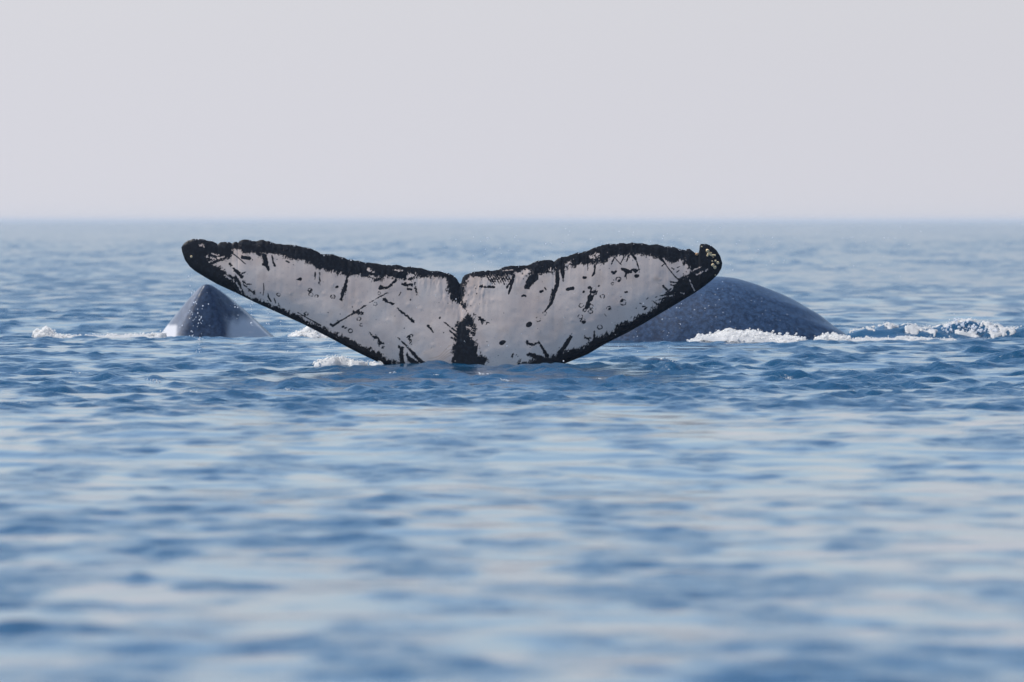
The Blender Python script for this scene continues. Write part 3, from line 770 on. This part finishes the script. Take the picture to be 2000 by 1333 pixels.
def foam(name, label, x0, x1, y0, y1, height, cover, lumps, lump_r, seed, thick=0.02, step=0.022, lace=1.0, category="foam"):
    """a mat of froth on the water between x0..x1, y0..y1; height(u) heaps it, cover(u, v) opens holes"""
    nx = int((x1 - x0) / step) + 2; ny = int((y1 - y0) / 0.045) + 2
    X, Y = np.meshgrid(np.linspace(x0, x1, nx), np.linspace(y0, y1, ny))
    U = (X - x0) / (x1 - x0); V = (Y - y0) / (y1 - y0)
    base, _ = sea(X, Y)
    lump = fbm(X * 7 + seed, Y * 4.0, seed, 4)
    cell = np.abs(fbm(X * 15, Y * 7, seed + 3, 3) - 0.5) * 2
    env = np.sqrt(np.clip(4 * V * (1 - V), 0, 1))
    hz = height(U, X) * env * (0.45 + 0.95 * lump + 0.2 * cell)
    Z = base + 0.006 + thick * lump + hz
    m = cover(U, V, X, Y) + 1.5 * (fbm(X * 2.6 * lace, Y * 1.3 * lace, seed + 7, 4) - 0.5) + 0.8 * lace * (fbm(X * 9, Y * 5, seed + 8, 3) - 0.5)
    m -= sstep(0.75, 1.0, np.abs(2 * V - 1)) + sstep(0.85, 1.0, np.abs(2 * U - 1))
    keep = m > 0
    f = grid_faces(ny, nx)
    kf = keep.ravel()[f].all(1)
    Z = np.where(keep, Z, base - 0.02)
    v = np.stack([X, Y, Z], -1).reshape(-1, 3)
    # hang a skirt: faces with any kept corner stay, dropped corners dip under the water
    f = f[keep.ravel()[f].any(1)]
    use = np.unique(f); remap = np.full(len(v), -1); remap[use] = np.arange(len(use))
    v = v[use]; f = remap[f]
    tri = np.concatenate([f[:, [0, 1, 2]], f[:, [0, 2, 3]]])
    # froth beads heaped on it
    if lumps:
        kk_ = np.flatnonzero(keep.ravel())
        w = (hz.ravel()[kk_] + 0.01); w /= w.sum()
        pick = rng.choice(kk_, lumps, p=w)
        P = np.stack([X.ravel()[pick], Y.ravel()[pick], (base + (Z - base) * rng.uniform(0.5, 1.05, Z.shape)).ravel()[pick]], -1)
        P += rng.normal(0, 0.012, P.shape)
        R = lump_r * np.exp(rng.normal(-0.5, 0.55, lumps))
        bv, bf = blobs(P, R, 0.85, 0.05)
        tri = np.concatenate([tri, bf + len(v)]); v = np.concatenate([v, bv])
    ob = mesh_from(name, v, tri, M_FOAM)
    return tag(ob, label, category, "stuff")

def wx(px, d):
    return (px - 1000.0) * d / F

# heaped against the slate back
foam("foam", "thick heap of white foam piled against the slate whale back",
     wx(1345, 90.2), wx(1585, 90.2), 89.7, 91.2,
     lambda u, x: 0.085 * np.exp(-((u - 0.45) / 0.26) ** 2) + 0.03 * sstep(0, .1, u) * (1 - sstep(.9, 1, u)),
     lambda u, v, x, y: 1.3 - 1.5 * u ** 5, 2600, 0.012, 3)
foam("foam", "small white foam pile at the sloping right end of the slate whale back",
     wx(1590, 90.6), wx(1660, 90.6), 90.2, 91.2, lambda u, x: 0.06 * np.sin(np.pi * np.clip(u, 0, 1)), lambda u, v, x, y: 0.9, 500, 0.014, 5)
# wake trailing right: low band and broken crest
foam("foam", "flat streak of white foam trailing right from the slate whale back",
     wx(1640, 91.2), wx(1880, 91.2), 90.2, 92.4, lambda u, x: 0.006 + 0 * u, lambda u, v, x, y: 0.18 - 0.2 * u, 1000, 0.006, 13, thick=0.008, lace=1.8)
foam("foam", "broken white foam along the crest of the wake on the right",
     wx(1640, 93), wx(2040, 93), 92.3, 93.7, lambda u, x: 0.004 + 0.020 * np.exp(-((x - 4.95) / 0.3) ** 2), lambda u, v, x, y: -0.30 + 0.22 * np.exp(-((x - 4.95) / 0.35) ** 2), 1500, 0.0055, 17, thick=0.008, step=0.014, lace=2.4)
# left of the pale peak
foam("foam", "rounded white foam lump left of the pointed grey whale back",
     wx(72, 98), wx(132, 98), 97.3, 98.7, lambda u, x: 0.085 * np.exp(-((u - 0.3) / 0.25) ** 2) + .015, lambda u, v, x, y: 1.0, 700, 0.015, 23)
foam("foam", "thin line of white foam leading to the pointed grey whale back",
     wx(128, 98), wx(330, 98), 97.4, 98.8, lambda u, x: 0.034 + 0 * u, lambda u, v, x, y: 0.26, 900, 0.009, 29, lace=1.5)
foam("foam", "white foam clump between the pointed grey back and the fluke's left lobe",
     wx(560, 96), wx(650, 96), 95.3, 96.7, lambda u, x: 0.09 * np.exp(-((u - 0.5) / 0.3) ** 2), lambda u, v, x, y: 0.7, 700, 0.015, 31)
foam("foam", "small white splash of foam at the fluke's left waterline",
     wx(608, 78.6), wx(752, 78.6), 78.3, 78.9, lambda u, x: 0.042 * np.exp(-((u - 0.35) / 0.3) ** 2) + .010, lambda u, v, x, y: 0.10 - 0.25 * u, 1500, 0.005, 37, thick=0.010, step=0.012, lace=2.0)

def flecks():
    P, R = [], []
    for px, py, d in [(985, 735, 74.5), (990, 737, 74.2), (300, 733, 74), (308, 735, 73.8), (1290, 772, 69), (1630, 758, 69), (1640, 759, 69), (150, 724, 76), (1295, 706, 79), (1308, 707, 79), (1222, 732, 75),
                      (850, 728, 75.5), (860, 728, 75.6), (940, 725, 76), (950, 724, 76), (770, 722, 76.5), (1120, 729, 75), (1172, 728, 75), (560, 786, 66), (45, 814, 62), (1395, 712, 77.5), (370, 783, 66)]:
        x = float(wx(px, d))
        z = float(sea(np.array([x]), np.array([d]))[0][0])
        for k in range(9):
            P.append((x + rng.normal(0, 0.022), d + rng.normal(0, 0.05), z + 0.004 + abs(rng.normal(0, 0.006)))); R.append(0.0045 * math.exp(rng.normal(0, 0.4)))
    v, f = blobs(np.array(P), np.array(R), 0.8)
    return tag(mesh_from("foam", v, f, M_FOAM), "tiny white foam flecks scattered on the ripples in front of the fluke", "foam", "stuff")

flecks()

def drops(name, label, P, R):
    v, f = blobs(np.asarray(P, float), np.asarray(R, float))
    ob = mesh_from(name, v, f, M_DROP)
    return tag(ob, label, "water drops", "stuff")

def line_drops(n, px, py0, py1, d, r, spread):
    py = rng.uniform(py0, py1, n)
    x, z = px2w(px + rng.normal(0, spread, n), py, d)
    return np.stack([x, np.full(n, d) + rng.normal(0, .1, n), z], -1), r * np.exp(rng.normal(0, 0.35, n))

a = [line_drops(20, 373, 530, 660, 78.6, 0.0042, 3), line_drops(16, 380, 560, 660, 78.6, 0.0040, 4), line_drops(26, 390, 590, 690, 78.6, 0.0048, 3), line_drops(10, 384, 540, 700, 78.6, 0.004, 10)]
drops("water_drops", "thin strings of bright water drops falling from the fluke's left tip", np.concatenate([q[0] for q in a]), np.concatenate([q[1] for q in a]))
n = 170
px_, py_ = rng.uniform(860, 1780, n), 440 + 140 * rng.beta(1.3, 2.2, n)
x_, z_ = px2w(px_, py_, 84.0)
b_ = []
for q in range(15):
    ex = rng.choice([rng.uniform(430, 720), rng.uniform(1140, 1380)])
    ey = float(np.interp(ex, BT[:, 0], BT[:, 1]))
    b_.append(line_drops(int(rng.integers(3, 8)), ex, ey, min(ey + rng.uniform(20, 90), 705), 78.9, 0.0036, 1.2))
drops("water_drops", "short trickles of drops dripping from the fluke's lower edges", np.concatenate([q[0] for q in b_]), np.concatenate([q[1] for q in b_]))
drops("water_drops", "fine spray of water drops hanging in the air above the fluke", np.stack([x_, 84 + rng.uniform(-3, 3, n), z_], -1), 0.0036 * np.exp(rng.normal(0, .35, n)))
n = 260
px_ = rng.normal(1885, 32, n); py_ = 652 - np.abs(rng.normal(0, 13, n)) * np.exp(-((px_ - 1878) / 40) ** 2) - rng.uniform(0, 6, n)
x_, z_ = px2w(px_, py_, 92.8)
drops("water_drops", "burst of white splash drops above the wake on the right", np.stack([x_, 92.8 + rng.normal(0, .12, n), z_], -1), 0.009 * np.exp(rng.normal(-.2, .5, n)))
n = 40
px_, py_ = rng.uniform(760, 1400, n), rng.uniform(560, 710, n)
tpy = np.interp(px_, TP[:, 0], TP[:, 1]); bty = np.interp(px_, BT[:, 0], BT[:, 1])
ok = (py_ > tpy + 10) & (py_ < bty - 6)
px_, py_, tpy, bty = px_[ok], py_[ok], tpy[ok], bty[ok]
x_, z_ = px2w(px_, py_, D_TAIL)
drops("water_drops", "scattered bright drops falling in front of the fluke", np.stack([x_, np.full(len(x_), 78.45), z_], -1), 0.0036 * np.exp(rng.normal(0, .3, len(x_))))

# beads of water glinting along the trailing edge
n = 120
px_ = np.concatenate([rng.uniform(362, 890, n // 2), rng.uniform(910, 1405, n // 2)])
py_ = np.interp(px_, TP[:, 0], TP[:, 1]) + rng.uniform(-0.8, 2.5, n)
x_, z_ = px2w(px_, py_, D_TAIL)
xx_ = (px_ - 885.0) / 520.0
y_ = D_TAIL + 0.12 * z_ + 0.10 * xx_ ** 2 - 0.06 * np.abs(xx_) - 0.012
drops("water_drops", "tiny bright water beads along the fluke's top edge", np.stack([x_, y_, z_], -1), 0.0028 * np.exp(rng.normal(0, .35, n)))
foam("foam", "little flecks of white foam where the fluke's middle meets the water",
     wx(755, 78.6), wx(1120, 78.6), 78.1, 78.95, lambda u, x: 0.002 + 0 * u, lambda u, v, x, y: -0.52, 60, 0.004, 41, thick=0.006)

# ------------------------------------------------------------------ haze: pale sea air
def build_haze():
    x, y0, y1, z0, z1 = 14000.0, -4500.0, 45000.0, -3.0, 3.0
    v = [(-x, y0, z0), (x, y0, z0), (x, y1, z0), (-x, y1, z0), (-x, y0, z1), (x, y0, z1), (x, y1, z1), (-x, y1, z1)]
    f = [(0, 3, 2, 1), (4, 5, 6, 7), (0, 1, 5, 4), (1, 2, 6, 5), (2, 3, 7, 6), (3, 0, 4, 7)]
    m = bpy.data.materials.new("sea_haze"); m.use_nodes = True
    t = m.node_tree; t.nodes.clear()
    o = t.nodes.new("ShaderNodeOutputMaterial"); pv = t.nodes.new("ShaderNodeVolumePrincipled")
    pv.inputs["Color"].default_value = (0.82, 0.85, 0.88, 1)
    pv.inputs["Density"].default_value = 0.00015
    t.links.new(pv.outputs[0], o.inputs["Volume"])
    ob = mesh_from("haze", np.array(v, float), np.array(f), m, smooth=False)
    return tag(ob, "pale sea haze softening the horizon", None, "stuff")

haze = build_haze()
